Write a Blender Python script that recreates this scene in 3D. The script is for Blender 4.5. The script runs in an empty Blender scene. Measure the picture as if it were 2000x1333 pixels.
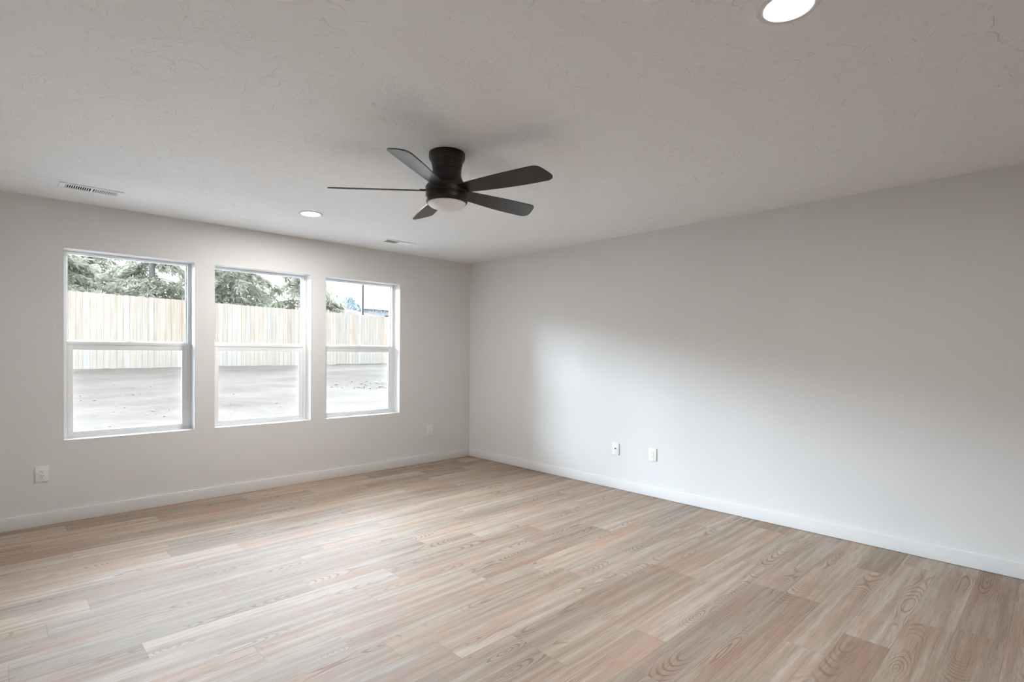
import bpy, bmesh, math, random
from mathutils import Vector, Matrix, noise

S = bpy.context.scene
C = S.collection

# ------------------------------------------------------------------ camera
CAM = (-4.33197, -5.27307, 1.303166)
YAW, PITCH, ROLL = 0.76644791, -0.00966330, 0.00696332
cam_data = bpy.data.cameras.new('camera')
cam_data.sensor_fit = 'HORIZONTAL'
cam_data.sensor_width = 36.0
cam_data.lens = 1044.391 / 2000 * 36
cam_data.shift_y = 35.2246 / 2000
cam_data.clip_start = 0.02
cam_data.clip_end = 300
camera = bpy.data.objects.new('camera', cam_data)
C.objects.link(camera)
_f = Vector((math.sin(YAW) * math.cos(PITCH), math.cos(YAW) * math.cos(PITCH), math.sin(PITCH)))
_r = Vector((math.cos(YAW), -math.sin(YAW), 0))
_u = _r.cross(_f)
_r2 = math.cos(ROLL) * _r + math.sin(ROLL) * _u
_u2 = -math.sin(ROLL) * _r + math.cos(ROLL) * _u
_m = Matrix((_r2, _u2, -_f)).transposed().to_4x4()
_m.translation = Vector(CAM)
camera.matrix_world = _m
S.camera = camera

# ------------------------------------------------------------------ colour management and sky
S.view_settings.view_transform = 'Standard'
S.view_settings.look = 'None'
S.view_settings.exposure = 1.45
S.view_settings.gamma = 1.0
S.view_settings.use_curve_mapping = False
S.cycles.max_bounces = 16
S.cycles.diffuse_bounces = 10
S.cycles.glossy_bounces = 6
S.cycles.transparent_max_bounces = 16
S.cycles.sample_clamp_indirect = 12.0

SKY_BASE = 2.2          # overcast dome
SKY_GLOW = 25.5         # bright cloud bank where the hidden sun stands, beyond the fence
SKY_LOW = 0.045          # skyline haze relative to the cloud bank
LAMP = 215.0             # recessed lamps

world = bpy.data.worlds.new('sky')
S.world = world
world.use_nodes = True
wn, wl = world.node_tree.nodes, world.node_tree.links
wn.clear()
w_out = wn.new('ShaderNodeOutputWorld')
w_bg = wn.new('ShaderNodeBackground')
w_tc = wn.new('ShaderNodeTexCoord')
w_sep = wn.new('ShaderNodeSeparateXYZ')
wl.new(w_tc.outputs['Generated'], w_sep.inputs[0])
def w_step(sock, a, b, lo, hi):
    q = wn.new('ShaderNodeMapRange'); q.interpolation_type = 'SMOOTHERSTEP'
    for k, v in (('From Min', a), ('From Max', b), ('To Min', lo), ('To Max', hi)): q.inputs[k].default_value = v
    wl.new(sock, q.inputs['Value'])
    return q.outputs['Result']
w_mul = wn.new('ShaderNodeMath'); w_mul.operation = 'MULTIPLY'
wl.new(w_step(w_sep.outputs['Y'], -0.1, 0.75, 0.0, 1.0), w_mul.inputs[0])      # brighter over the fence
wl.new(w_step(w_sep.outputs['Z'], 0.24, 0.66, SKY_GLOW, 0.15 * SKY_GLOW), w_mul.inputs[1])   # fading towards the zenith
w_add = wn.new('ShaderNodeMath'); w_add.inputs[1].default_value = SKY_BASE
wl.new(w_mul.outputs[0], w_add.inputs[0])
w_low = wn.new('ShaderNodeMath'); w_low.operation = 'MULTIPLY'                 # hazy, duller band along the skyline
wl.new(w_add.outputs[0], w_low.inputs[0])
wl.new(w_step(w_sep.outputs['Z'], 0.148, 0.185, SKY_LOW, 1.0), w_low.inputs[1])
w_bg.inputs['Color'].default_value = (0.825, 0.955, 1.125, 1)
wl.new(w_low.outputs[0], w_bg.inputs['Strength'])
wl.new(w_bg.outputs[0], w_out.inputs['Surface'])

# ------------------------------------------------------------------ helpers
def tag(o, label=None, cat=None, group=None, kind=None):
    if label: o['label'] = label
    if cat: o['category'] = cat
    if group: o['group'] = group
    if kind: o['kind'] = kind
    return o

def empty(name, loc=(0, 0, 0), rotz=0.0):
    o = bpy.data.objects.new(name, None)
    o.empty_display_size = 0.1
    C.objects.link(o)
    o.location = loc
    o.rotation_euler = (0, 0, rotz)
    return o

def link(name, bm, mat, parent=None, smooth=False, loc=None, rot=None):
    me = bpy.data.meshes.new(name)
    bmesh.ops.recalc_face_normals(bm, faces=bm.faces) if len(bm.faces) < 20000 else None
    bm.to_mesh(me)
    bm.free()
    mats = mat if isinstance(mat, (list, tuple)) else [mat]
    for m in mats: me.materials.append(m)
    if smooth:
        for p in me.polygons: p.use_smooth = True
        if smooth != 'all':
            try: me.set_sharp_from_angle(angle=math.radians(smooth if smooth is not True else 35))
            except Exception: pass
    o = bpy.data.objects.new(name, me)
    C.objects.link(o)
    if parent: o.parent = parent
    if loc: o.location = loc
    if rot: o.rotation_euler = rot
    return o

def box(bm, x0, x1, y0, y1, z0, z1, bevel=0.0):
    vs = [bm.verts.new((x, y, z)) for x in (x0, x1) for y in (y0, y1) for z in (z0, z1)]
    f = [(0, 1, 3, 2), (4, 6, 7, 5), (0, 4, 5, 1), (2, 3, 7, 6), (0, 2, 6, 4), (1, 5, 7, 3)]
    fs = [bm.faces.new([vs[i] for i in q]) for q in f]
    if bevel:
        es = list({e for q in fs for e in q.edges})
        bmesh.ops.bevel(bm, geom=es, offset=bevel, segments=2, affect='EDGES', profile=0.6)
    return vs

def lathe(bm, prof, n=48, center=(0, 0, 0), axis='z', cap=True):
    """prof: list of (r, h). rings about z (or y) through center."""
    rings = []
    for r, h in prof:
        ring = []
        for i in range(n):
            a = 2 * math.pi * i / n
            if axis == 'z': p = (center[0] + r * math.cos(a), center[1] + r * math.sin(a), center[2] + h)
            elif axis == 'y': p = (center[0] + r * math.cos(a), center[1] + h, center[2] + r * math.sin(a))
            else: p = (center[0] + h, center[1] + r * math.cos(a), center[2] + r * math.sin(a))
            ring.append(bm.verts.new(p))
        rings.append(ring)
    for a, b in zip(rings, rings[1:]):
        for i in range(n):
            j = (i + 1) % n
            bm.faces.new((a[i], a[j], b[j], b[i]))
    if cap:
        for ring, (r, h) in ((rings[0], prof[0]), (rings[-1], prof[-1])):
            if r > 1e-5: bm.faces.new(ring)
    return rings

def tube(bm, pts, radii, n=6):
    rings = []
    for k, p in enumerate(pts):
        p = Vector(p)
        t = (Vector(pts[min(k + 1, len(pts) - 1)]) - Vector(pts[max(k - 1, 0)])).normalized()
        a = t.orthogonal().normalized(); b = t.cross(a)
        rings.append([bm.verts.new(p + radii[k] * (math.cos(2 * math.pi * i / n) * a + math.sin(2 * math.pi * i / n) * b)) for i in range(n)])
    for A, B in zip(rings, rings[1:]):
        # align twist
        best = min(range(n), key=lambda s: sum((A[i].co - B[(i + s) % n].co).length for i in range(n)))
        for i in range(n):
            j = (i + 1) % n
            bm.faces.new((A[i], A[j], B[(j + best) % n], B[(i + best) % n]))
    bm.faces.new(rings[0]); bm.faces.new(rings[-1])

# ------------------------------------------------------------------ materials
def mat(name, color=(.8, .8, .8), rough=0.5, spec=0.5, metal=0.0):
    m = bpy.data.materials.new(name)
    m.use_nodes = True
    b = m.node_tree.nodes['Principled BSDF']
    b.inputs['Base Color'].default_value = (*color, 1)
    b.inputs['Roughness'].default_value = rough
    b.inputs['Specular IOR Level'].default_value = spec
    b.inputs['Metallic'].default_value = metal
    return m

def nt(m): return m.node_tree.nodes, m.node_tree.links, m.node_tree.nodes['Principled BSDF']

def add_noise_bump(m, scale, dist, strength=1.0, lo=0.0, hi=1.0, detail=3.0, distort=0.0):
    n, l, b = nt(m)
    tc = n.new('ShaderNodeTexCoord')
    t = n.new('ShaderNodeTexNoise'); t.inputs['Scale'].default_value = scale; t.inputs['Detail'].default_value = detail
    t.inputs['Distortion'].default_value = distort
    l.new(tc.outputs['Object'], t.inputs['Vector'])
    mr = n.new('ShaderNodeMapRange'); mr.interpolation_type = 'SMOOTHSTEP'
    mr.inputs['From Min'].default_value = lo; mr.inputs['From Max'].default_value = hi
    l.new(t.outputs['Fac'], mr.inputs['Value'])
    bp = n.new('ShaderNodeBump'); bp.inputs['Distance'].default_value = dist; bp.inputs['Strength'].default_value = strength
    l.new(mr.outputs['Result'], bp.inputs['Height'])
    l.new(bp.outputs['Normal'], b.inputs['Normal'])
    return bp

WALL = mat('wall_paint', (0.730, 0.722, 0.708), 0.62, 0.3)
add_noise_bump(WALL, 60, 0.0012, 0.25, 0.35, 0.75, 2.0)
CEIL = mat('ceiling_paint', (0.87, 0.88, 0.885), 0.8, 0.2)
add_noise_bump(CEIL, 10.0, 0.0026, 0.75, 0.56, 0.605, 2.0, 1.2)
TRIM = mat('white_trim_paint', (0.735, 0.725, 0.715), 0.38, 0.45)
VINYL = mat('white_vinyl', (0.84, 0.85, 0.85), 0.35, 0.5)
PLASTIC = mat('white_plastic', (0.84, 0.83, 0.815), 0.35, 0.5)
SLOT = mat('slot_dark', (0.03, 0.03, 0.03), 0.7, 0.2)
VENT = mat('vent_enamel', (0.86, 0.86, 0.85), 0.4, 0.5)
VENTDARK = mat('duct_interior', (0.02, 0.02, 0.02), 0.9, 0.1)
BRONZE = mat('fan_dark_bronze', (0.012, 0.009, 0.008), 0.42, 0.45)
SEAM = mat('fan_seam', (0.003, 0.003, 0.003), 0.6, 0.2)
LENS = mat('fan_frosted_lens', (0.90, 0.90, 0.885), 0.4, 0.4)
ALU = mat('screen_bead_grey', (0.25, 0.26, 0.26), 0.5, 0.4)

# dark oak blade veneer, grain along the blade
BLADE = mat('fan_blade_dark_oak', (0.02, 0.017, 0.015), 0.26, 0.6)
n, l, b = nt(BLADE)
tc = n.new('ShaderNodeTexCoord'); mp = n.new('ShaderNodeMapping'); mp.inputs['Scale'].default_value = (3, 90, 30)
nz = n.new('ShaderNodeTexNoise'); nz.inputs['Scale'].default_value = 1.0; nz.inputs['Detail'].default_value = 4
cr = n.new('ShaderNodeValToRGB')
cr.color_ramp.elements[0].color = (0.009, 0.007, 0.006, 1); cr.color_ramp.elements[0].position = 0.3
cr.color_ramp.elements[1].color = (0.022, 0.018, 0.016, 1); cr.color_ramp.elements[1].position = 0.7
l.new(tc.outputs['Object'], mp.inputs['Vector']); l.new(mp.outputs['Vector'], nz.inputs['Vector'])
l.new(nz.outputs['Fac'], cr.inputs['Fac']); l.new(cr.outputs['Color'], b.inputs['Base Color'])

# LED lens
LED = bpy.data.materials.new('led_lens'); LED.use_nodes = True
n, l = LED.node_tree.nodes, LED.node_tree.links
n.clear()
o_ = n.new('ShaderNodeOutputMaterial'); e_ = n.new('ShaderNodeEmission')
e_.inputs['Color'].default_value = (1.0, 0.975, 0.95, 1); e_.inputs['Strength'].default_value = LAMP
l.new(e_.outputs[0], o_.inputs['Surface'])

# clear pane: see-through with a faint mirror
GLASS = bpy.data.materials.new('window_glass'); GLASS.use_nodes = True
n, l = GLASS.node_tree.nodes, GLASS.node_tree.links
n.clear()
o_ = n.new('ShaderNodeOutputMaterial'); t_ = n.new('ShaderNodeBsdfTransparent'); g_ = n.new('ShaderNodeBsdfGlossy')
t_.inputs['Color'].default_value = (0.965, 0.985, 0.975, 1)
g_.inputs['Roughness'].default_value = 0.01
fr = n.new('ShaderNodeFresnel'); fr.inputs['IOR'].default_value = 1.35
mx = n.new('ShaderNodeMixShader')
l.new(fr.outputs[0], mx.inputs['Fac']); l.new(t_.outputs[0], mx.inputs[1]); l.new(g_.outputs[0], mx.inputs[2])
l.new(mx.outputs[0], o_.inputs['Surface'])

# fine fibreglass insect mesh
SCREEN = bpy.data.materials.new('insect_mesh'); SCREEN.use_nodes = True
n, l = SCREEN.node_tree.nodes, SCREEN.node_tree.links
n.clear()
o_ = n.new('ShaderNodeOutputMaterial'); t_ = n.new('ShaderNodeBsdfTransparent'); d_ = n.new('ShaderNodeBsdfDiffuse')
d_.inputs['Color'].default_value = (0.34, 0.33, 0.31, 1)
mx = n.new('ShaderNodeMixShader'); mx.inputs['Fac'].default_value = 0.11
l.new(t_.outputs[0], mx.inputs[1]); l.new(d_.outputs[0], mx.inputs[2]); l.new(mx.outputs[0], o_.inputs['Surface'])

# ------------------------------------------------------------------ floor material: vinyl oak planks
FLOOR = mat('oak_vinyl_plank', (0.42, 0.31, 0.235), 0.40, 0.15)
n, l, b = nt(FLOOR)
def N(t, **kw):
    q = n.new(t)
    for k, v in kw.items(): setattr(q, k, v)
    return q
def math_(op, a=None, bb=None, c=None):
    q = N('ShaderNodeMath', operation=op)
    for i, v in enumerate((a, bb, c)):
        if v is None: continue
        if isinstance(v, (int, float)): q.inputs[i].default_value = v
        else: l.new(v, q.inputs[i])
    return q.outputs[0]
def mixc(fac, a, bb, mode='MIX'):
    q = N('ShaderNodeMix', data_type='RGBA', blend_type=mode)
    for i, v in ((0, fac), (6, a), (7, bb)):
        if isinstance(v, (int, float)): q.inputs[i].default_value = v
        elif isinstance(v, tuple): q.inputs[i].default_value = (*v, 1)
        else: l.new(v, q.inputs[i])
    return q.outputs[2]
def ramp(v, a, bb, lo=0.0, hi=1.0):
    q = N('ShaderNodeMapRange', interpolation_type='SMOOTHSTEP')
    l.new(v, q.inputs['Value'])
    q.inputs['From Min'].default_value = a; q.inputs['From Max'].default_value = bb
    q.inputs['To Min'].default_value = lo; q.inputs['To Max'].default_value = hi
    return q.outputs[0]
uv = N('ShaderNodeUVMap', uv_map='plank')
tone = N('ShaderNodeVertexColor', layer_name='tone')
sep = N('ShaderNodeSeparateColor'); l.new(tone.outputs['Color'], sep.inputs[0])
R1, R2, R3 = sep.outputs[0], sep.outputs[1], sep.outputs[2]
suv = N('ShaderNodeSeparateXYZ'); l.new(uv.outputs['UV'], suv.inputs[0])
U, V = suv.outputs[0], suv.outputs[1]
Us = math_('ADD', U, math_('MULTIPLY', R3, 37.0))
Vs = math_('ADD', V, math_('MULTIPLY', R1, 11.0))
def vec(x, y, z=0.0):
    q = N('ShaderNodeCombineXYZ')
    for i, v in enumerate((x, y, z)):
        if isinstance(v, (int, float)): q.inputs[i].default_value = v
        else: l.new(v, q.inputs[i])
    return q.outputs[0]
def noise_(v, scale, detail=2.0, rough=0.5, dist=0.0):
    q = N('ShaderNodeTexNoise'); l.new(v, q.inputs['Vector'])
    q.inputs['Scale'].default_value = scale; q.inputs['Detail'].default_value = detail
    q.inputs['Roughness'].default_value = rough; q.inputs['Distortion'].default_value = dist
    return q.outputs['Fac']
# cathedral grain: rings of a trunk cut lengthwise
depth = noise_(vec(math_('MULTIPLY', Us, 1.0), math_('MULTIPLY', R2, 9.0)), 1.0, 1.0)
depth = math_('MULTIPLY', math_('SUBTRACT', depth, 0.45), 0.55)
off = math_('ADD', math_('MULTIPLY', math_('SUBTRACT', R2, 0.5), 0.14), 0.089)
dv = math_('SUBTRACT', V, off)
wob = noise_(vec(math_('MULTIPLY', Us, 4.0), math_('MULTIPLY', Vs, 20.0)), 1.0, 2.0)
dv = math_('ADD', dv, math_('MULTIPLY', math_('SUBTRACT', wob, 0.5), 0.035))
rad = math_('SQRT', math_('ADD', math_('MULTIPLY', dv, dv), math_('MULTIPLY', depth, depth)))
ring = math_('SINE', math_('MULTIPLY', rad, 620.0))
ring = ramp(ring, 0.15, 1.0)
near = ramp(math_('ABSOLUTE', dv), 0.012, 0.062, 1.0, 0.12)          # rings show only near the heart
patch = ramp(noise_(vec(math_('MULTIPLY', Us, 2.2), math_('MULTIPLY', Vs, 3.0), 4.0), 1.0, 2.0), 0.42, 0.60)
ringf = math_('MULTIPLY', math_('MULTIPLY', ring, near), patch)
fine = noise_(vec(math_('MULTIPLY', Us, 7.0), math_('MULTIPLY', Vs, 190.0)), 1.0, 3.0)
streak = noise_(vec(math_('MULTIPLY', Us, 1.1), math_('MULTIPLY', Vs, 26.0), 2.0), 1.0, 3.0)
pink = noise_(vec(math_('MULTIPLY', Us, 1.5), math_('MULTIPLY', Vs, 6.0), 7.0), 1.0, 2.0)
knot = noise_(vec(math_('MULTIPLY', Us, 6.0), math_('MULTIPLY', Vs, 24.0), 9.0), 1.0, 1.0)
base = mixc(ramp(streak, 0.32, 0.68), (0.505, 0.395, 0.318), (0.665, 0.558, 0.470))
base = mixc(math_('MULTIPLY', ramp(pink, 0.45, 0.70), 0.55), base, (0.610, 0.410, 0.315))
base = mixc(math_('MULTIPLY', ringf, 0.62), base, (0.300, 0.190, 0.135))
base = mixc(math_('MULTIPLY', ramp(fine, 0.45, 0.72), 0.28), base, (0.21, 0.14, 0.10))
base = mixc(math_('MULTIPLY', ramp(knot, 0.76, 0.82), 0.65), base, (0.11, 0.075, 0.05))
hsv = N('ShaderNodeHueSaturation'); l.new(base, hsv.inputs['Color'])
l.new(ramp(R1, 0.0, 1.0, 0.53, 0.695), hsv.inputs['Value'])
l.new(ramp(R2, 0.0, 1.0, 1.04, 1.20), hsv.inputs['Saturation'])
groove = math_('MAXIMUM', math_('LESS_THAN', V, 0.0016), math_('LESS_THAN', U, 0.0016))
col = mixc(math_('MULTIPLY', groove, 0.55), hsv.outputs['Color'], (0.12, 0.085, 0.065))
l.new(col, b.inputs['Base Color'])
l.new(ramp(fine, 0.3, 0.7, 0.62, 0.70), b.inputs['Roughness'])
bp = N('ShaderNodeBump'); bp.inputs['Distance'].default_value = 0.0006; bp.inputs['Strength'].default_value = 0.25
l.new(math_('SUBTRACT', math_('MULTIPLY', fine, 0.5), groove), bp.inputs['Height'])
l.new(bp.outputs['Normal'], b.inputs['Normal'])

# ------------------------------------------------------------------ room shell
H = 2.44
XL, YN = -5.0, -9.4           # unseen left side and far end of the open plan room
WX = [(-3.9753, -3.0864), (-2.9404, -2.0547), (-1.9098, -1.0246)]
ZB, ZT = 0.6163, 2.0897
WT = 0.20                     # outside wall thickness

rng = random.Random(11)
bm = bmesh.new()
uvl = bm.loops.layers.uv.new('plank')
cl = bm.loops.layers.float_color.new('tone')
W, L = 0.178, 1.22
row, y = 0, -4.385 - W * 29
while y < 0.0:
    x = XL - rng.random() * L
    y0, y1 = max(y, YN), min(y + W, 0.0)
    if y1 > y0:
        while x < 0.0:
            x0, x1 = max(x, XL), min(x + L, 0.0)
            if x1 - x0 > 1e-4:
                q = bm.faces.new([bm.verts.new(p) for p in ((x0, y0, 0), (x1, y0, 0), (x1, y1, 0), (x0, y1, 0))])
                t = (rng.random(), rng.random(), rng.random(), 1)
                for lp in q.loops:
                    lp[uvl].uv = (lp.vert.co.x - x, lp.vert.co.y - y)
                    lp[cl] = t
            x += L
    y += W
box(bm, XL, 0, YN, 0, -0.12, -0.004)
floor = link('floor', bm, FLOOR)
tag(floor, 'pale oak plank floor running the whole width of the room', 'floor', kind='structure')

bm = bmesh.new(); box(bm, XL - 0.2, 0.2, YN - 0.2, WT, H, H + 0.25)
tag(link('ceiling', bm, CEIL), 'flat light grey ceiling with a faint trowelled texture', 'ceiling', kind='structure')

bm = bmesh.new()
xs = [XL - 0.2] + [v for w in WX for v in w] + [0.2]
for i in range(0, len(xs), 2): box(bm, xs[i], xs[i + 1], 0, WT, -0.3, H)
for a, c in WX:
    box(bm, a, c, 0, WT, -0.3, ZB); box(bm, a, c, 0, WT, ZT, H)
tag(link('wall_left', bm, WALL), 'warm light grey wall with three windows in a row', 'wall', kind='structure')
bm = bmesh.new(); box(bm, 0, 0.2, YN, 0, -0.3, H)
tag(link('wall_right', bm, WALL), 'long blank light grey wall on the right', 'wall', kind='structure')
bm = bmesh.new(); box(bm, XL - 0.2, XL, YN, 0, -0.3, H)
tag(link('wall_near', bm, WALL), 'grey wall beside the camera, outside the picture', 'wall', kind='structure')
bm = bmesh.new(); box(bm, XL - 0.2, 0.2, YN - 0.2, YN, -0.3, H)
tag(link('wall_rear', bm, WALL), 'plain grey wall far behind the camera, outside the picture', 'wall', kind='structure')

bm = bmesh.new(); box(bm, XL, 0, -0.014, -0.0003, 0.0006, 0.097, 0.003)
tag(link('baseboard_left', bm, TRIM, smooth=True), 'flat white baseboard along the foot of the window wall', 'baseboard', kind='structure')
bm = bmesh.new(); box(bm, -0.014, -0.0003, YN, -0.0145, 0.0030, 0.097, 0.003)
tag(link('baseboard_right', bm, TRIM, smooth=True), 'flat white baseboard along the foot of the blank right wall', 'baseboard', kind='structure')

# ------------------------------------------------------------------ windows
def frame_ring(bm, x0, x1, z0, z1, y0, y1, l_, r_, b_, t_, bev=0.002):
    box(bm, x0, x0 + l_, y0, y1, z0, z1, bev)
    box(bm, x1 - r_, x1, y0, y1, z0, z1, bev)
    box(bm, x0 + l_, x1 - r_, y0, y1, z0, z0 + b_, bev)
    box(bm, x0 + l_, x1 - r_, y0, y1, z1 - t_, z1, bev)

WLAB = ['white single hung window on the left, nearest the wall socket', 'white single hung window in the middle of the row of three',
        'white single hung window on the right, nearest the room corner']
for i, (a, c) in enumerate(WX):
    w = empty('window_%d' % (i + 1), ((a + c) / 2, WT, ZB))
    tag(w, WLAB[i], 'window', kind='structure')
    ox, oy, oz = -(a + c) / 2, -WT, -ZB
    def P(name, build, m, parent=w, smooth=True):
        bm = bmesh.new(); build(bm)
        bmesh.ops.translate(bm, verts=bm.verts, vec=(ox, oy, oz))
        return link(name, bm, m, parent, smooth=smooth)
    e = 0.0004
    def liner(bm):   # white painted return around the opening
        t = 0.006
        box(bm, a + e, a + t, e, 0.125, ZB + e, ZT - e); box(bm, c - t, c - e, e, 0.125, ZB + e, ZT - e)
        box(bm, a + t, c - t, e, 0.125, ZT - t, ZT - e)
    P('window_return', liner, TRIM, smooth=False)
    P('window_sill', lambda bm: box(bm, a + e, c - e, 0.0004, 0.125, ZB + e, ZB + 0.007, 0.0015), TRIM)
    fo = P('window_frame', lambda bm: (frame_ring(bm, a + e, c - e, ZB + e, ZT - e, 0.125, 0.195, 0.033, 0.033, 0.026, 0.022),
                                       box(bm, a + 0.034, c - 0.034, 0.150, 0.185, 1.345, 1.384, 0.002)), VINYL)
    P('sash_stop', lambda bm: frame_ring(bm, a + 0.033, c - 0.033, 1.384, ZT - 0.022, 0.152, 0.18, 0.008, 0.008, 0.004, 0.006, 0.001), VINYL, fo)
    P('upper_pane', lambda bm: box(bm, a + 0.036, c - 0.036, 0.166, 0.170, 1.38, ZT - 0.022), GLASS, smooth=False)
    ls = P('lower_sash', lambda bm: (frame_ring(bm, a + 0.034, c - 0.034, ZB + 0.0268, 1.372, 0.128, 0.149, 0.038, 0.038, 0.026, 0.060, 0.002),
                                     box(bm, a + 0.036, c - 0.036, 0.1225, 0.130, 1.352, 1.3795, 0.002)), VINYL)
    P('lower_pane', lambda bm: box(bm, a + 0.070, c - 0.070, 0.137, 0.141, ZB + 0.050, 1.315), GLASS, ls, False)
    P('glazing_bead', lambda bm: box(bm, c - 0.0735, c - 0.0722, 0.1290, 0.1362, ZB + 0.053, 1.311), ALU, ls, False)
    xm = (a + c) / 2
    lk = P('sash_lock', lambda bm: (box(bm, xm - 0.032, xm + 0.032, 0.1255, 0.146, 1.3797, 1.3855, 0.002),
                                    lathe(bm, [(0.011, 0), (0.011, 0.006), (0.008, 0.009)], 16, (xm, 0.136, 1.3857))), PLASTIC, ls)
    P('lock_lever', lambda bm: box(bm, xm - 0.004, xm + 0.030, 0.1215, 0.130, 1.3865, 1.3925, 0.002), PLASTIC, lk)
    sc = P('insect_screen', lambda bm: box(bm, a + 0.034, c - 0.034, 0.1888, 0.1892, ZB + 0.03, 1.362), SCREEN, smooth=False)

# ------------------------------------------------------------------ sockets
def wall_plate(name, loc, rotz, label, cat, jack=False):
    """plate in local x (across) / z, face toward local -y"""
    t = empty(name, loc, rotz)
    tag(t, label, cat, 'white plates along the walls')
    bm = bmesh.new(); box(bm, -0.0395, 0.0395, -0.0065, -0.0003, -0.058, 0.058, 0.0025)
    link('cover_plate', bm, PLASTIC, t, smooth=True)
    if not jack:
        bm = bmesh.new(); box(bm, -0.0165, 0.0165, -0.0085, -0.0055, -0.0335, 0.0335, 0.0012)
        r = link('receptacle', bm, PLASTIC, t, smooth=True)
        for zc in (0.016, -0.016):
            for dx, hh in ((-0.0063, 0.0042), (0.0063, 0.0034)):
                bm = bmesh.new(); box(bm, dx - 0.0011, dx + 0.0011, -0.00875, -0.0080, zc + 0.003 - hh, zc + 0.003 + hh)
                link('socket_slot', bm, SLOT, r)
            bm = bmesh.new(); lathe(bm, [(0.0026, -0.00875), (0.0026, -0.0080)], 12, (0, 0, zc - 0.008), 'y')
            link('ground_hole', bm, SLOT, r)
        for zc in (0.0485, -0.0485):
            bm = bmesh.new(); lathe(bm, [(0.0028, -0.0071), (0.0028, -0.006)], 12, (0, 0, zc), 'y')
            link('plate_screw', bm, PLASTIC, t)
    else:
        bm = bmesh.new(); lathe(bm, [(0.0072, -0.0065), (0.0072, -0.0095), (0.0055, -0.0095), (0.0055, -0.016), (0.0038, -0.016)], 20, (0, 0, 0.004), 'y')
        link('cable_connector', bm, mat('jack_metal', (0.22, 0.21, 0.20), 0.35, 0.5, 1.0), t, smooth=True)
        for zc in (0.0485, -0.0485):
            bm = bmesh.new(); lathe(bm, [(0.0028, -0.0071), (0.0028, -0.006)], 12, (0, 0, zc), 'y')
            link('plate_screw', bm, PLASTIC, t)
    return t
wall_plate('power_outlet', (-4.0935, 0, 0.388), 0, 'white double power outlet low on the wall below the left window', 'outlet')
wall_plate('power_outlet', (-0.6135, 0, 0.388), 0, 'white power outlet between the right window and the room corner', 'outlet')
wall_plate('cable_outlet', (0, -2.2375, 0.386), -math.pi / 2, 'white cable plate with one dark jack on the right wall', 'outlet', True)
wall_plate('power_outlet', (0, -2.6445, 0.387), -math.pi / 2, 'white power outlet on the right wall, beside the cable plate', 'outlet')

# ------------------------------------------------------------------ ceiling registers
def register(loc, label):
    t = empty('air_vent', loc)
    tag(t, label, 'vent', 'ceiling air vents')
    A, B = 0.178, 0.076     # half sizes of the face
    a, b_ = 0.144, 0.050
    bm = bmesh.new()
    zs = -0.0065
    for (x0, x1, y0, y1) in ((-A, A, -B, -b_), (-A, A, b_, B), (-A, -a, -b_, b_), (a, A, -b_, b_), (-0.006, 0.006, -b_, b_)):
        box(bm, x0, x1, y0, y1, zs, -0.0004)
    # slim turned-up rim
    link('face_plate', bm, VENT, t)
    bm = bmesh.new(); box(bm, -a, a, -b_, b_, -0.0008, -0.0004)
    link('duct_opening', bm, VENTDARK, t)
    for side in (-1, 1):
        for k in range(11):
            x = side * (0.012 + (k + 0.5) * (a - 0.012) / 11)
            bm = bmesh.new(); box(bm, -0.0042, 0.0042, -b_ + 0.0005, b_ - 0.0005, -0.0005, 0.0005)
            bmesh.ops.rotate(bm, verts=bm.verts, cent=(0, 0, 0), matrix=Matrix.Rotation(side * math.radians(36), 3, 'Y'))
            bmesh.ops.translate(bm, verts=bm.verts, vec=(x, 0, -0.0040))
            link('louver', bm, VENT, t)
    return t
register((-3.85, -0.497, H), 'white ceiling air vent above the left window, dark slots showing')
register((-1.37, -0.497, H), 'white ceiling air vent above the right window, near the room corner')

# ------------------------------------------------------------------ recessed lamps
def downlight(loc, label):
    t = empty('recessed_light', loc)
    tag(t, label, 'light', 'recessed ceiling lights')
    bm = bmesh.new(); lathe(bm, [(0.070, -0.0004), (0.094, -0.0004), (0.0955, -0.003), (0.093, -0.006), (0.074, -0.0075), (0.070, -0.0055), (0.070, -0.0004)], 64, cap=False)
    link('trim_ring', bm, TRIM, t, smooth=True)
    bm = bmesh.new(); lathe(bm, [(0.0695, -0.0006), (0.0695, -0.0055)], 48)
    link('light_lens', bm, LED, t)
    return t
downlight((-2.482, -4.632, H), 'large round recessed ceiling light cut by the top edge of the picture')
downlight((-2.482, -0.965, H), 'small round recessed ceiling light between the fan and the windows')

# ------------------------------------------------------------------ ceiling fan
FC = (-2.488, -2.814)
fan = empty('ceiling_fan', (FC[0], FC[1], H))
tag(fan, 'dark bronze flush mount ceiling fan with five blades and a frosted light', 'ceiling fan')
bm = bmesh.new()
lathe(bm, [(0.050, -0.0004), (0.101, -0.0004), (0.1025, -0.006), (0.1025, -0.026), (0.098, -0.040), (0.092, -0.046), (0.050, -0.046)], 64)
link('ceiling_canopy', bm, BRONZE, fan, smooth=30)
bm = bmesh.new()
lathe(bm, [(0.05, -0.046), (0.091, -0.0465), (0.088, -0.060), (0.0835, -0.080), (0.0815, -0.0975), (0.0785, -0.0990), (0.0785, -0.1020), (0.0815, -0.1035), (0.081, -0.120),
           (0.083, -0.135), (0.089, -0.152), (0.099, -0.168), (0.110, -0.180), (0.1155, -0.188), (0.05, -0.188)], 64)
link('motor_housing', bm, BRONZE, fan, smooth=25)
bm = bmesh.new(); lathe(bm, [(0.05, -0.188), (0.1140, -0.1885), (0.1140, -0.1915), (0.119, -0.192), (0.1205, -0.196), (0.1205, -0.226), (0.119, -0.230), (0.115, -0.2305), (0.115, -0.234), (0.05, -0.234)], 64)
link('blade_hub', bm, BRONZE, fan, smooth=25)
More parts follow.
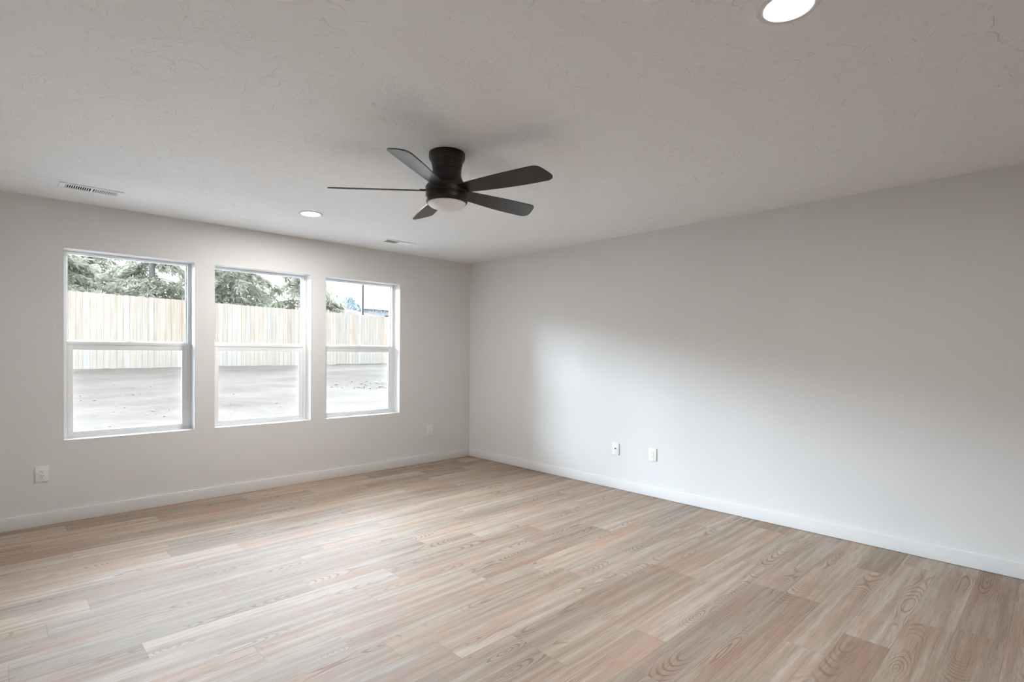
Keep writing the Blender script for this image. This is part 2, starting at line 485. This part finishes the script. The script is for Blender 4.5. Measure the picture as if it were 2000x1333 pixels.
bm = bmesh.new(); lathe(bm, [(0.05, -0.234), (0.119, -0.2345), (0.1205, -0.238), (0.1205, -0.262), (0.117, -0.276), (0.1115, -0.284), (0.108, -0.284), (0.108, -0.275), (0.05, -0.275)], 64)
link('light_housing', bm, BRONZE, fan, smooth=25)
bm = bmesh.new(); lathe(bm, [(0.1075, -0.276), (0.1075, -0.284), (0.104, -0.292), (0.094, -0.301), (0.075, -0.309), (0.045, -0.314), (0.012, -0.316), (0.0001, -0.316)], 64)
tag(link('light_lens', bm, LENS, fan, smooth='all'), 'frosted white lens')

def blade_mesh():
    """blade along +x from r=.10 to .66, thin slab with rounded skewed tip; y = trailing/leading"""
    bm = bmesh.new()
    top = []   # (x, y) leading edge (+y), bowed
    def lead(s):
        return 0.040 + 0.034 * math.sin(min(1, s * 1.15) * math.pi * 0.55)
    def trail(s):
        return -0.044 - 0.022 * math.sin(min(1, s * 1.1) * math.pi * 0.5)
    r0, r1 = 0.108, 0.660
    pts = []
    ns = 20
    for i in range(ns + 1):
        s = i / ns * 0.93
        pts.append((r0 + (r1 - r0) * s, lead(s)))
    # tip: rounded corner on the leading side, raked end to the trailing corner
    pts += [(0.637, 0.067), (0.646, 0.061), (0.652, 0.052), (0.655, 0.041), (0.654, 0.028), (0.646, 0.0), (0.635, -0.030), (0.626, -0.048), (0.617, -0.058), (0.606, -0.0635), (0.592, -0.0655)]
    for i in range(ns + 1):
        s = 0.85 * (1 - i / ns)
        pts.append((r0 + (r1 - r0) * s, trail(s)))
    up = [bm.verts.new((x, y, 0.0028)) for x, y in pts]
    dn = [bm.verts.new((x, y, -0.0028)) for x, y in pts]
    bm.faces.new(up); bm.faces.new(dn[::-1])
    k = len(pts)
    for i in range(k):
        j = (i + 1) % k
        bm.faces.new((up[i], dn[i], dn[j], up[j]))
    return bm
PITCH_B = math.radians(-15)
for k in range(5):
    ang = math.radians(140 + 72 * k)
    bl = link('fan_blade', blade_mesh(), BLADE, fan)
    bl.matrix_local = Matrix.Translation((0, 0, -0.214)) @ Matrix.Rotation(ang, 4, 'Z') @ Matrix.Rotation(PITCH_B, 4, 'X')
    bm = bmesh.new(); box(bm, 0.085, 0.150, -0.030, 0.030, 0.0032, 0.0075, 0.001)
    link('blade_bracket', bm, BRONZE, bl)

# ------------------------------------------------------------------ outdoors
def ground_z(x, y):
    t = min(max((y - 2.5 + 0.05 * x) / 9.3, 0), 1)
    z = -0.22 + 1.10 * (t * t * (3 - 2 * t)) ** 0.9
    if y > 12:
        z += 0.0
        # bank rising behind the fence, highest in the middle distance
        z += 3.75 * max(0, min(1, (y - 18) / 15)) ** 1.2 * max(0.0, min(1, (19.5 - x * 0.9 + (y - 34) * 0.9) / 6.0 + 0.3) if x > 12 else 1)
    k = 1.0 if y < 13 else 0.4
    z += k * (0.060 * noise.noise((x * 0.55, y * 0.9, 0.3)) + 0.028 * noise.noise((x * 1.9, y * 2.4, 5.1)) + 0.022 * noise.noise((x * 6, y * 7, 2.2)))
    return z
DIRT = mat('dry_soil', (0.10, 0.09, 0.08), 0.95, 0.1)
n, l, b = nt(DIRT)
tc = n.new('ShaderNodeTexCoord')
n1 = n.new('ShaderNodeTexNoise'); n1.inputs['Scale'].default_value = 0.8; n1.inputs['Detail'].default_value = 6
n2 = n.new('ShaderNodeTexNoise'); n2.inputs['Scale'].default_value = 9; n2.inputs['Detail'].default_value = 6
mp = n.new('ShaderNodeMapping'); mp.inputs['Scale'].default_value = (0.5, 1.6, 1); mp.inputs['Rotation'].default_value = (0, 0, 0.5)
l.new(tc.outputs['Object'], mp.inputs['Vector']); l.new(mp.outputs[0], n1.inputs['Vector']); l.new(mp.outputs[0], n2.inputs['Vector'])
ad = n.new('ShaderNodeMath'); ad.operation = 'MULTIPLY_ADD'; ad.inputs[1].default_value = 0.45
l.new(n2.outputs['Fac'], ad.inputs[0]); l.new(n1.outputs['Fac'], ad.inputs[2])
DIRT_RAMP = n.new('ShaderNodeValToRGB')
DIRT_RAMP.color_ramp.elements[0].position = 0.55; DIRT_RAMP.color_ramp.elements[0].color = (0.079, 0.059, 0.048, 1)
DIRT_RAMP.color_ramp.elements[1].position = 0.88; DIRT_RAMP.color_ramp.elements[1].color = (0.129, 0.102, 0.084, 1)
l.new(ad.outputs[0], DIRT_RAMP.inputs['Fac']); l.new(DIRT_RAMP.outputs['Color'], b.inputs['Base Color'])
bp = n.new('ShaderNodeBump'); bp.inputs['Distance'].default_value = 0.03; bp.inputs['Strength'].default_value = 0.5
l.new(n2.outputs['Fac'], bp.inputs['Height']); l.new(bp.outputs['Normal'], b.inputs['Normal'])

bm = bmesh.new()
def grid(x0, x1, nx, y0, y1, ny):
    vs = [[bm.verts.new((x0 + (x1 - x0) * i / nx, y0 + (y1 - y0) * j / ny, 0)) for i in range(nx + 1)] for j in range(ny + 1)]
    for r in vs:
        for v in r: v.co.z = ground_z(v.co.x, v.co.y)
    for j in range(ny):
        for i in range(nx): bm.faces.new((vs[j][i], vs[j][i + 1], vs[j + 1][i + 1], vs[j + 1][i]))
grid(-9, 13, 150, WT + 0.01, 16, 120)
grid(-30, 50, 60, 16, 75, 45)
tag(link('ground', bm, DIRT, smooth='all'), 'bare graded dirt yard rising to the wooden fence', 'ground', kind='structure')

CONCRETE = mat('bounce_concrete', (0.50, 0.49, 0.475), 0.9, 0.2)  # for an added slab, unseen from indoors, that bounces daylight onto the ceiling
add_noise_bump(CONCRETE, 40, 0.002, 0.4)
bm = bmesh.new(); box(bm, -5.4, 0.6, WT + 0.004, 3.1, -0.30, -0.10, 0.01)
tag(link('bounce_slab', bm, CONCRETE), 'added unseen concrete slab below the windows, bouncing daylight to the ceiling', 'daylight_reflector', kind='structure')

# clods and stones
STONE = mat('pale_clod', (0.19, 0.155, 0.13), 0.9, 0.2)
bm = bmesh.new()
rg = random.Random(3)
def clod(x, y, s):
    q = bmesh.ops.create_icosphere(bm, subdivisions=1, radius=s)['verts']
    z = ground_z(x, y)
    for v in q:
        v.co *= 0.75 + 0.5 * rg.random()
        v.co.z *= 0.7
        v.co += Vector((x, y, z + s * 0.2))
for i in range(110):     # diagonal line of debris seen through the right window
    t = rg.random()
    clod(1.9 + 2.6 * t + rg.gauss(0, .25), 7.6 - 0.2 * t + rg.gauss(0, .35), 0.012 + 0.035 * rg.random() ** 2)
for i in range(60):
    clod(-3.6 + 3.0 * rg.random(), 6.5 + rg.gauss(0, 1.2), 0.008 + 0.022 * rg.random() ** 2)
for i in range(160):
    clod(-5 + 13 * rg.random(), 2.5 + 8.0 * rg.random(), 0.007 + 0.022 * rg.random() ** 3)
tag(link('dirt_clods', bm, STONE), 'scattered clods and stones lying on the dirt yard', 'clods', kind='stuff')

# fence
CEDAR = mat('raw_cedar', (0.5, 0.4, 0.32), 0.85, 0.15)
n, l, b = nt(CEDAR)
tn = n.new('ShaderNodeVertexColor'); tn.layer_name = 'tone'
tc = n.new('ShaderNodeTexCoord'); mp = n.new('ShaderNodeMapping'); mp.inputs['Scale'].default_value = (14, 14, 0.8)
n1 = n.new('ShaderNodeTexNoise'); n1.inputs['Scale'].default_value = 1.5; n1.inputs['Detail'].default_value = 4
l.new(tc.outputs['Object'], mp.inputs['Vector']); l.new(mp.outputs[0], n1.inputs['Vector'])
mx = n.new('ShaderNodeMix'); mx.data_type = 'RGBA'; mx.blend_type = 'MULTIPLY'; mx.inputs[0].default_value = 1.0
cr = n.new('ShaderNodeValToRGB')
cr.color_ramp.elements[0].position = 0.3; cr.color_ramp.elements[0].color = (0.84, 0.78, 0.72, 1)
cr.color_ramp.elements[1].position = 0.6; cr.color_ramp.elements[1].color = (1, 1, 1, 1)
l.new(n1.outputs['Fac'], cr.inputs['Fac']); l.new(tn.outputs['Color'], mx.inputs[6]); l.new(cr.outputs['Color'], mx.inputs[7])
l.new(mx.outputs[2], b.inputs['Base Color'])
FA, FB = Vector((-6.4, 10.36, 0)), Vector((9.5, 14.02, 0))
fd = (FB - FA).normalized(); fn = Vector((-fd.y, fd.x, 0))
fence = empty('wooden_fence', (FA + FB) / 2 + Vector((0, 0, 0.88)))
tag(fence, 'tall pale cedar picket fence closing off the dirt yard', 'fence')
fence_o = Vector(fence.location)
bm = bmesh.new(); cl = bm.loops.layers.float_color.new('tone')
rg = random.Random(5)
nb = int((FB - FA).length / 0.1405)
FENCE_TONE = 0.445
for k in range(nb):
    p = FA + fd * (k * 0.1405)
    w_ = 0.1340; t_ = 0.016
    zb = 0.86 + 0.018 * rg.random(); zt = 2.725 + 0.012 * (rg.random() - .5)
    r = rg.random()
    c_ = [FENCE_TONE * (0.93 + 0.14 * rg.random())] * 3
    wm = rg.random()
    c_ = (c_[0] * 1.0, c_[1] * (0.905 - 0.10 * wm), c_[2] * (0.80 - 0.17 * wm), 1)
    dip = 0.022
    prof = [(0, zb), (w_, zb), (w_, zt - dip), (w_ - dip, zt), (dip, zt), (0, zt - dip)]
    fr_, bk = [], []
    offn = 0.009 * rg.random()
    for (s, z) in prof:
        fr_.append(bm.verts.new(p + fd * s + fn * offn + Vector((0, 0, z)) - fence_o))
        bk.append(bm.verts.new(p + fd * s + fn * (offn + t_) + Vector((0, 0, z)) - fence_o))
    fs = [bm.faces.new(fr_), bm.faces.new(bk[::-1])]
    for i in range(6): fs.append(bm.faces.new((fr_[i], bk[i], bk[(i + 1) % 6], fr_[(i + 1) % 6])))
    for q in fs:
        for lp in q.loops: lp[cl] = c_
link('picket_panel', bm, CEDAR, fence)
for z in (1.1, 1.75, 2.45):
    bm = bmesh.new(); cl = bm.loops.layers.float_color.new('tone')
    a0, a1 = FA + fn * 0.022 - fence_o, FB + fn * 0.022 - fence_o
    vs = []
    for p in (a0, a1):
        for dn_, dz in ((0, 0), (0.038, 0), (0.038, 0.089), (0, 0.089)):
            vs.append(bm.verts.new(p + fn * dn_ + Vector((0, 0, z + dz))))
    for q in ((0, 1, 2, 3), (4, 7, 6, 5), (0, 4, 5, 1), (1, 5, 6, 2), (2, 6, 7, 3), (3, 7, 4, 0)):
        for lp in bm.faces.new([vs[i] for i in q]).loops: lp[cl] = (0.5, 0.43, 0.37, 1)
    link('fence_rail', bm, CEDAR, fence)

# trees
BARK = mat('grey_bark', (0.24, 0.22, 0.20), 0.95, 0.1)
def leaf_mat(name, c1, c2):
    m = bpy.data.materials.new(name); m.use_nodes = True
    n, l = m.node_tree.nodes, m.node_tree.links
    n.clear()
    o_ = n.new('ShaderNodeOutputMaterial'); d = n.new('ShaderNodeBsdfDiffuse'); t = n.new('ShaderNodeBsdfTranslucent'); mx = n.new('ShaderNodeMixShader')
    mx.inputs['Fac'].default_value = 0.45
    at = n.new('ShaderNodeVertexColor'); at.layer_name = 'tone'
    mc = n.new('ShaderNodeMix'); mc.data_type = 'RGBA'
    mc.inputs[6].default_value = (*c1, 1); mc.inputs[7].default_value = (*c2, 1)
    l.new(at.outputs['Color'], mc.inputs[0])
    l.new(mc.outputs[2], d.inputs['Color']); l.new(mc.outputs[2], t.inputs['Color'])
    l.new(d.outputs[0], mx.inputs[1]); l.new(t.outputs[0], mx.inputs[2]); l.new(mx.outputs[0], o_.inputs['Surface'])
    return m
SPRUCE = leaf_mat('spruce_needles', (0.25, 0.238, 0.19), (0.45, 0.432, 0.33))
HAZED_LEAF = leaf_mat('hazed_evergreen', (0.40, 0.44, 0.46), (0.56, 0.60, 0.62))  # far foliage lightened, distance haze painted into its colour

def needle(bm, cl, p, d, length, width, tone, rg):
    d = d.normalized()
    s = d.cross(Vector((rg.gauss(0, 1), rg.gauss(0, 1), rg.gauss(0, 1)))).normalized() * width * 0.5
    m_ = p + d * length * 0.5
    f = bm.faces.new([bm.verts.new(p), bm.verts.new(m_ + s), bm.verts.new(p + d * length), bm.verts.new(m_ - s)])
    for lp in f.loops: lp[cl] = (tone, tone, tone, 1)

def spruce(x, y, height, spread, z_low, seed, label, dens=1.0):
    rg = random.Random(seed)
    z0 = ground_z(x, y) - 0.05
    t = empty('spruce_tree', (x, y, z0))
    tag(t, label, 'tree', 'evergreens behind the fence')
    bm = bmesh.new()
    tube(bm, [(0, 0, 0), (0.03, 0, height * .35), (0, 0.02, height * .7), (0, 0, height)], [0.16, 0.12, 0.07, 0.012], 8)
    link('trunk', bm, BARK, t, smooth=True)
    bb = bmesh.new()
    bf = bmesh.new(); cl = bf.loops.layers.float_color.new('tone')
    z = z_low
    while z < height * 0.97:
        fz = (z - z_low) / (height - z_low)
        ln = spread * (1 - fz) ** 0.75 * (0.8 + 0.3 * rg.random())
        for k in range(4 if fz < .7 else 3):
            az = rg.random() * 6.283
            out = Vector((math.cos(az), math.sin(az), 0))
            L_ = ln * (0.65 + 0.45 * rg.random())
            pts = []
            lift = rg.uniform(0.02, 0.16)
            for i in range(7):
                s = i / 6
                pts.append(out * L_ * s + Vector((0, 0, z + lift * L_ * s - 0.42 * L_ * s * s)) + Vector((rg.gauss(0, .03), rg.gauss(0, .03), rg.gauss(0, .03))) * s)
            tube(bb, pts, [0.028 * (1 - fz * .6) * (1 - 0.85 * i / 6) + 0.003 for i in range(7)], 4)
            tone_b = rg.random()
            ns = int(34 * dens * max(0.35, L_ / 2))
            for j in range(ns):
                s = 0.15 + 0.85 * (j + rg.random()) / ns
                i = min(int(s * 6), 5); fr2 = s * 6 - i
                p = pts[i].lerp(pts[i + 1], fr2)
                side = Vector((-out.y, out.x, 0)) * rg.choice((-1, 1))
                d = (side * rg.uniform(.3, 1.1) + out * rg.uniform(.2, .8) + Vector((0, 0, rg.uniform(-1.3, -0.1)))).normalized()
                sl = rg.uniform(0.18, 0.46) * (1.15 - 0.4 * s)
                tn = min(1, max(0, 0.55 * tone_b + rg.random() * 0.45))
                for q in range(7):
                    pp = p + d * sl * q / 7
                    dd = d + Vector((rg.gauss(0, .55), rg.gauss(0, .55), rg.gauss(-0.15, .4)))
                    needle(bf, cl, pp, dd, rg.uniform(0.15, 0.30), 0.060, tn, rg)
        z += 0.21 + 0.05 * rg.random()
    link('branches', bb, BARK, t, smooth='all')
    link('foliage', bf, SPRUCE, t)
    return t
spruce(-3.3, 16.0, 6.4, 2.3, 0.8, 1, 'bushy green evergreen seen in the left half of the left window')
spruce(-0.5, 16.6, 6.0, 2.3, 0.7, 2, 'loose green evergreen seen in the right half of the left window')
spruce(1.75, 15.6, 6.8, 2.2, 1.1, 3, 'evergreen with a bare trunk at the left side of the middle window', 0.9)
spruce(4.6, 16.3, 6.6, 2.5, 0.9, 4, 'drooping evergreen seen in the right half of the middle window')
spruce(-1.9, 19.0, 6.6, 2.5, 0.7, 12, 'evergreen set back in the gap between the two at the left window')
spruce(3.0, 19.2, 6.6, 2.3, 0.7, 15, 'evergreen set back in the gap between the two at the middle window')
spruce(-6.3, 17.0, 6.5, 2.2, 0.6, 8, 'evergreen standing beyond the left edge of the left window')

def shrub(x, y, rx, top, seed, label):
    rg = random.Random(seed)
    z0 = ground_z(x, y) - 0.03
    t = empty('evergreen_shrub', (x, y, z0))
    tag(t, label, 'shrub', 'low shrubs behind the fence')
    h = top - z0
    bm = bmesh.new()
    for k in range(5):
        a_ = k * 1.26
        tube(bm, [(0, 0, 0), (math.cos(a_) * rx * .3, math.sin(a_) * .3, h * .5), (math.cos(a_) * rx * .6, math.sin(a_) * .5, h * .9)], [0.04, 0.025, 0.008], 5)
    link('stems', bm, BARK, t)
    bf = bmesh.new(); cl = bf.loops.layers.float_color.new('tone')
    for k in range(6500):
        u = rg.uniform(-1, 1); v = rg.uniform(-1, 1)
        hh = h * (0.80 + 0.2 * noise.noise((u * 3 + seed, v * 2, 0.5))) * math.sqrt(max(0.03, 1 - 0.75 * (u * u)))
        zz = hh * (1 - 0.75 * rg.random() ** 2)
        tn = min(1, max(0, 0.5 + 0.6 * noise.noise((u * 4, v * 3, zz * 3 + seed)) + rg.uniform(-.25, .25)))
        needle(bf, cl, Vector((u * rx, v * 0.7, zz)), Vector((rg.gauss(0, .7), rg.gauss(0, .7), rg.uniform(-.3, 1.2))), rg.uniform(.14, .30), .055, tn, rg)
    link('foliage', bf, SPRUCE, t)
shrub(-2.2, 14.1, 1.5, 3.15, 41, 'low bushy growth along the fence top, left side of the left window')
shrub(0.35, 14.6, 1.5, 3.2, 42, 'low bushy growth along the fence top, right side of the left window')

def bare_tree(x, y, top, seed, label, lean=0.0):
    rg = random.Random(seed)
    z0 = ground_z(x, y) - 0.05
    t = empty('bare_tree', (x, y, z0)); h = top - z0
    tag(t, label, 'tree', 'leafless saplings on the bank')
    bm = bmesh.new()
    tube(bm, [(0, 0, 0), (lean * .4, 0, h * .5), (lean, 0, h)], [0.045, 0.03, 0.008], 6)
    link('trunk', bm, BARK, t)
    bm = bmesh.new()
    for k in range(26):
        s = 0.25 + 0.7 * k / 26
        a = rg.random() * 6.283; L_ = (1 - s) * h * .45 + .12
        p = Vector((lean * s, 0, h * s)); d = Vector((math.cos(a), math.sin(a), 1.1)).normalized()
        e_ = p + d * L_
        tube(bm, [p, p.lerp(e_, .5) + Vector((rg.gauss(0, .03), rg.gauss(0, .03), 0)), e_], [0.013, 0.009, 0.004], 4)
        for q in range(3):
            b0 = p.lerp(e_, rg.uniform(.3, .9)); d2 = (d + Vector((rg.gauss(0, .6), rg.gauss(0, .6), rg.gauss(0, .3)))).normalized()
            tube(bm, [b0, b0 + d2 * L_ * .2, b0 + d2 * L_ * .45], [0.007, 0.005, 0.003], 3)
    link('twigs', bm, BARK, t)
bare_tree(15.5, 30, 6.1, 21, 'thin leafless sapling just right of the street pole')
bare_tree(16.35, 30, 5.8, 22, 'thin leafless sapling near the right edge of the right window', 0.15)
bare_tree(9.3, 24, 5.0, 23, 'leafless sapling at the left of the right window, in front of the round tree', -0.1)

def round_tree(x, y, z0, rx, rz, seed, label, name='round_tree', mtl=None):
    rg = random.Random(seed)
    t = empty(name, (x, y, z0))
    tag(t, label, 'tree')
    bm = bmesh.new(); tube(bm, [(0, 0, 0), (0, 0, rz)], [0.12, 0.05], 6)
    link('trunk', bm, BARK, t)
    bf = bmesh.new(); cl = bf.loops.layers.float_color.new('tone')
    for k in range(1500):
        u = rg.random(); a = rg.random() * 6.283
        zz = u * rz; r = rx * math.sqrt(max(0.02, 1 - (u * 1.0) ** 2)) * (0.55 + 0.45 * rg.random())
        p = Vector((r * math.cos(a), r * math.sin(a), zz))
        needle(bf, cl, p, Vector((math.cos(a), math.sin(a), rg.uniform(0.2, 1.4))), rg.uniform(.2, .4), .13, rg.random(), rg)
    link('foliage', bf, mtl or HAZED_LEAF, t)
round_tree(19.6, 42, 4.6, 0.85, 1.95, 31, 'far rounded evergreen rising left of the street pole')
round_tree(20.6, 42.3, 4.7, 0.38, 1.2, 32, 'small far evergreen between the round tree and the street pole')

# distant house: roof and siding colours paled to paint in distance haze
HAZED_ROOF = mat('haze_paled_shingle', (0.36, 0.375, 0.40), 0.9, 0.2)
HAZED_SIDING = mat('haze_paled_siding', (0.42, 0.44, 0.45), 0.9, 0.2)
hz = 4.0
house = empty('distant_house', (27.0, 50, hz))
tag(house, 'distant house in haze-paled grey with a long low roof behind the saplings', 'house')
bm = bmesh.new(); box(bm, -3.4, 4.2, -2.5, 2.5, 0, 2.1)
link('house_wall', bm, HAZED_SIDING, house)
bm = bmesh.new()
v = [bm.verts.new(p) for p in ((-3.9, -2.9, 2.05), (4.7, -2.9, 2.05), (4.7, 2.9, 2.05), (-3.9, 2.9, 2.05), (-3.1, 0, 2.75), (4.0, 0, 2.75))]
for q in ((0, 1, 5, 4), (2, 3, 4, 5), (0, 4, 3), (1, 2, 5), (0, 3, 2, 1)): bm.faces.new([v[i] for i in q])
link('roof', bm, HAZED_ROOF, house)
bm = bmesh.new(); box(bm, -0.2, 0.9, -2.53, -2.49, 0.7, 1.5)
link('house_window', bm, mat('far_pane', (0.05, 0.06, 0.07), 0.2, 0.5), house)

# street pole
POLE = mat('street_pole_paint', (0.03, 0.03, 0.032), 0.5, 0.4)
pz = ground_z(11.43, 24)
pole = empty('street_pole', (11.43, 24, pz))
tag(pole, 'tall thin dark street pole seen through the right window', 'pole')
bm = bmesh.new(); lathe(bm, [(0.062, 0), (0.060, 2.5), (0.050, 6.5)], 12)
link('pole_shaft', bm, POLE, pole, smooth=True)
bm = bmesh.new(); lathe(bm, [(0.12, 0), (0.12, 0.05), (0.07, 0.09)], 12)
link('pole_base', bm, POLE, pole, smooth=True)
bm = bmesh.new(); tube(bm, [(0, 0, 6.4), (0.5, 0, 6.65), (1.1, 0, 6.7)], [0.035, 0.03, 0.03], 8); box(bm, 0.95, 1.5, -0.12, 0.12, 6.64, 6.74, 0.01)
link('lamp_arm', bm, POLE, pole)
